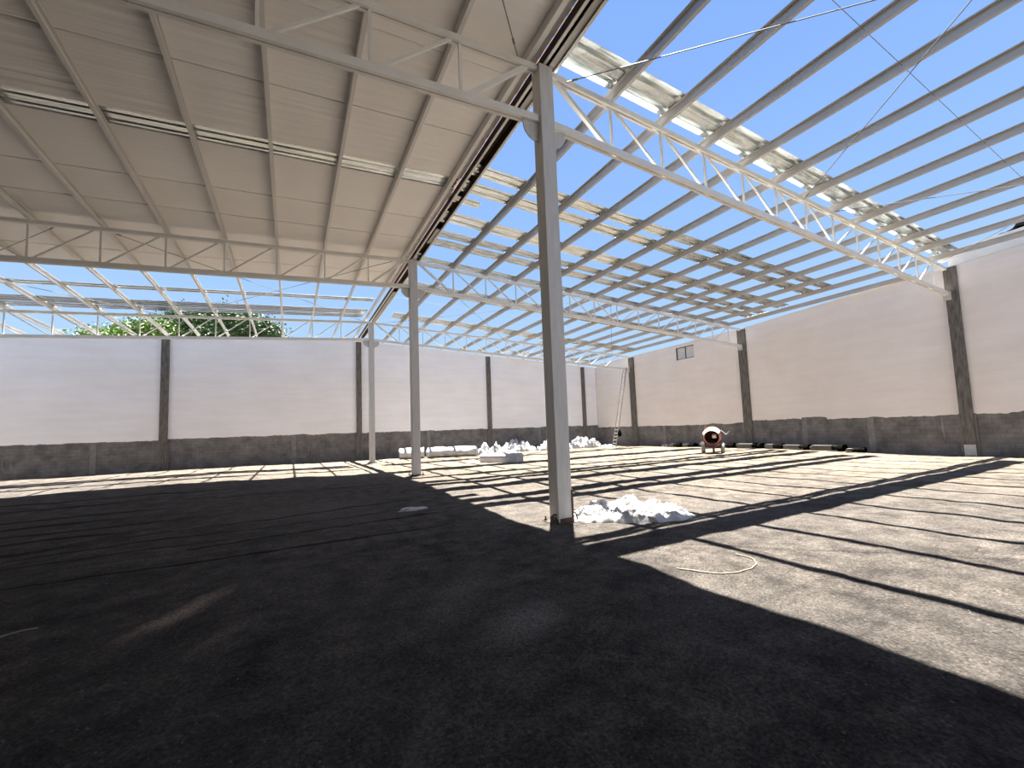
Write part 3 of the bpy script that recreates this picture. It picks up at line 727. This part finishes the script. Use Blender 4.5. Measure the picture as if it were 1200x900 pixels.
# ------------------------------------------------------------------ ladder and bag
A = Vector((24.6, 29.2, gz(24.6,29.2))); B = Vector((26.05, 28.9, 6.95)); d = (B-A).normalized()
e = empty('ladder', A, 'tall aluminium ladder leaning on the far right corner pillar', 'ladder')
s = Vector((.17,.985,0))
s = (s - d*s.dot(d)).normalized()
for k in (-1, 1):
    mb = MB(); mb.beam(A + s*k*.29, B + s*k*.25, .05, .075, s); mb.build('rail', M['ladder'], e, origin=A)
L = (B-A).length
for i in range(1, int(L/.3)):
    p = A + d*.3*i; mb = MB(); mb.tube(p - s*.27, p + s*.27, .022, 6); mb.build('rung', M['aluminium'], e, origin=A)
p = A + d*1.35 - s*.46
mb = MB(); mb.lathe(p + Vector((0,-.04,-.42)), (0,0,1), [(0,.06), (.05,.15), (.25,.17), (.42,.13), (.52,.05), (.60,.02)], 12)
tag(mb.build('hanging_bag', M['black_plastic'], smooth=True, origin=p), 'black bag hanging on the side of the ladder', 'bag')

# ------------------------------------------------------------------ board bundles along the right wall
def boards(y, L, w, h, rot, label, dark=True, off=.75):
    x = wx(y) - off; e = empty('board_stack', (x, y, gz(x, y)), label, 'board stack', 'low stacks along foot of the right wall', rz=PI/2 + rot)
    k = max(2, int(h/.07))
    for i in range(k):
        mb = MB(); j = random.uniform(-.05,.05); mb.box((-L/2+j, -w/2+random.uniform(-.03,.03), h*i/k), (L/2+j, w/2+random.uniform(-.03,.03), h*(i+.9)/k)); mb.build('board', M['wood'], e)
    if dark:
        mb = MB()
        def fn(u, v):
            q = 2*PI*v; rr_ = 1 + .12*N.noise(Vector((u*4, v*7, y)))
            return (-L/2 - .28 + .5*u, (w/2+.05)*math.cos(q)*rr_, max(-.01, h*.5 + (h*.5+.06)*math.sin(q)*rr_))
        mb.grid(fn, 8, 20)
        for u_ in (0, 1): mb.add([fn(u_, j/20) for j in range(20)], [tuple(range(20))])
        o = mb.build('black_wrap', M['black_plastic'], e, smooth=True); o['label'] = 'black plastic wrapped round the end'
boards(11.25, .5, .5, .2, .2, 'small dark-ended board stack nearest the camera along right wall')
boards(12.6, 1.25, .6, .3, .05, 'grey board stack under the raised block step of right wall')
boards(14.3, 1.2, .55, .26, -.1, 'grey board stack with black end, third along right wall from camera')
boards(15.75, .7, .55, .28, .1, 'short black-ended board stack, camera side of second right pillar')
boards(17.35, 1.3, .6, .3, .0, 'grey board stack at foot of second right pillar', off=.95)
boards(19.2, .8, .55, .26, .1, 'black-ended board stack just right of the cement mixer', off=.8)
boards(22.3, .7, .5, .26, .0, 'board stack left of mixer, nearer of two dark lumps')
boards(23.6, .6, .5, .26, .1, 'board stack left of mixer, farther of two dark lumps')
mb = MB(); mb.box((26.0,24.5,gz(26,24.7)-.02), (26.3,25.0,.16)); mb.box((25.85,24.72,-.02), (26.02,24.95,.12))
tag(mb.build('broken_block', M['concrete_pale'], bevel=.03), 'pale broken block on dirt near the far right wall', 'block')

# ------------------------------------------------------------------ small things on the dirt
ctl = [(4.12,3.86), (4.24,3.6), (4.38,3.44), (4.58,3.34), (4.8,3.33), (5.0,3.4), (5.14,3.53), (5.17,3.68), (5.12,3.82)]
pts = []
for i in range(len(ctl)-1):
    for k in range(4):
        t = k/4; pts.append((ctl[i][0]*(1-t)+ctl[i+1][0]*t, ctl[i][1]*(1-t)+ctl[i+1][1]*t))
pts = [(x, y, gzn(x, y) + .008) for x, y in pts]
mb = MB(); mb.path(pts, .009, 8); tag(mb.build('hose_piece', M['rope'], smooth=True), 'pale curved piece of hose on the sunny gravel', 'hose')
crumple('plastic_scrap', (2.5, 10.2), .7, .28, .09, .1, 31.0, 'small pale plastic scrap lying in the shaded dirt', 'plastic scrap', nu=40, nv=24)
mb = MB(); mb.path([(-2.40,5.93,gz(-2.3,5.9)+.04), (-2.2,6.03,gz(-2.2,6)+.045), (-2.12,6.08,gz(-2,6.1)+.03)], .007, 6)
tag(mb.build('stick', M['rope']), 'thin pale stick on the dark dirt at left edge', 'stick')

# ------------------------------------------------------------------ trees beyond the back wall
def tree(x, y, h, crown, mat, label, nleaf, seed):
    rnd = random.Random(seed); e = empty('leafy_tree', (x, y, -.3), label, 'tree', 'trees beyond the back wall')
    mb = MB(); mb.tube((0,0,0), (.2,.1,h*.55), .28, 9, .16); tops = []
    for cx_, cy_, cz_, rx, rz_ in crown:
        mb.tube((.15,.1,h*.45), (cx_, cy_, cz_), .12, 6, .03)
    mb.build('trunk', M['bark'], e)
    mb = MB()
    for cx_, cy_, cz_, rx, rz_ in crown:
        for _ in range(nleaf):
            while True:
                p = Vector((rnd.uniform(-1,1), rnd.uniform(-1,1), rnd.uniform(-1,1)))
                if .25 < p.length < 1: break
            q_ = rnd.random()
            if q_ < .5: p = p.normalized()*(rnd.uniform(.75, 1.08) if q_ > .12 else rnd.uniform(1.05, 1.5))*(1 + .25*N.noise(p*3 + Vector((cx_, cy_, seed))))
            c_ = Vector((cx_ + p.x*rx, cy_ + p.y*rx, cz_ + p.z*rz_)); s_ = rnd.uniform(.09,.2)
            a_ = Vector((rnd.gauss(0,1), rnd.gauss(0,1), rnd.gauss(0,.6))).normalized(); b_ = a_.orthogonal().normalized()
            b_ = (Matrix.Rotation(rnd.uniform(0,6.28), 3, a_) @ b_)
            up = a_.cross(b_)*.25*s_
            mb.add([c_ - a_*s_, c_ + b_*s_*.45 + up, c_ + a_*s_, c_ - b_*s_*.45 + up], [(0,1,2), (0,2,3)])
    mb.build('foliage', mat, e, normals=False)
tree(-12.9, 50, 13, [(-1.5,0,11.2,1.7,1.0), (.6,.5,12.0,1.6,1.3), (2.2,-.5,12.2,1.4,1.2), (-.2,-1,11.0,2.0,1.2)], M['leaf_light'], 'light green bushy tree beyond the back wall, left of the dark one', 2300, 5)
tree(-6.3, 52, 16, [(-3.0,0,13.6,1.7,1.5), (-1.2,.5,13.8,2.0,1.7), (1.0,-.4,13.9,2.1,1.6), (2.8,.2,13.9,1.9,1.4), (4.1,0,13.2,1.6,1.3), (.3,.6,15.0,1.6,.9), (-.4,0,12.6,2.6,1.3)], M['leaf_dark'], 'dark green tree beyond the back wall behind the left truss', 2600, 9)

# ------------------------------------------------------------------ light
wd = bpy.data.worlds.new('sky'); SC.world = wd; wd.use_nodes = True; nt = wd.node_tree
bg = nt.nodes['Background']; tc = nt.nodes.new('ShaderNodeTexCoord'); sp = nt.nodes.new('ShaderNodeSeparateXYZ'); rp = nt.nodes.new('ShaderNodeValToRGB')
nt.links.new(tc.outputs['Generated'], sp.inputs[0]); nt.links.new(sp.outputs[2], rp.inputs['Fac']); nt.links.new(rp.outputs['Color'], bg.inputs['Color'])
el = rp.color_ramp.elements
el[0].position = 0; el[0].color = (.66,.83,.97,1); el[1].position = 1; el[1].color = (.21,.42,.96,1)
for p_, c_ in ((.16,(.50,.73,1.0)), (.35,(.36,.60,1.0)), (.62,(.275,.49,1.0))):
    x_ = el.new(p_); x_.color = (*c_, 1)
bg.inputs['Strength'].default_value = 1.0
sun = bpy.data.lights.new('sun', 'SUN'); so = bpy.data.objects.new('sun', sun); COL.objects.link(so)
so.rotation_euler = Vector((.107, .165, 1)).to_track_quat('Z', 'Y').to_euler(); so.location = (10, 10, 40)
sun.energy = 34; sun.angle = math.radians(.53); sun.color = (1, .965, .91)

vs = SC.view_settings; vs.view_transform = 'Standard'; vs.look = 'None'; vs.gamma = 1; vs.exposure = 0.0; vs.use_curve_mapping = False
SC.cycles.max_bounces = 8; SC.cycles.diffuse_bounces = 6
SC.cycles.use_denoising = True
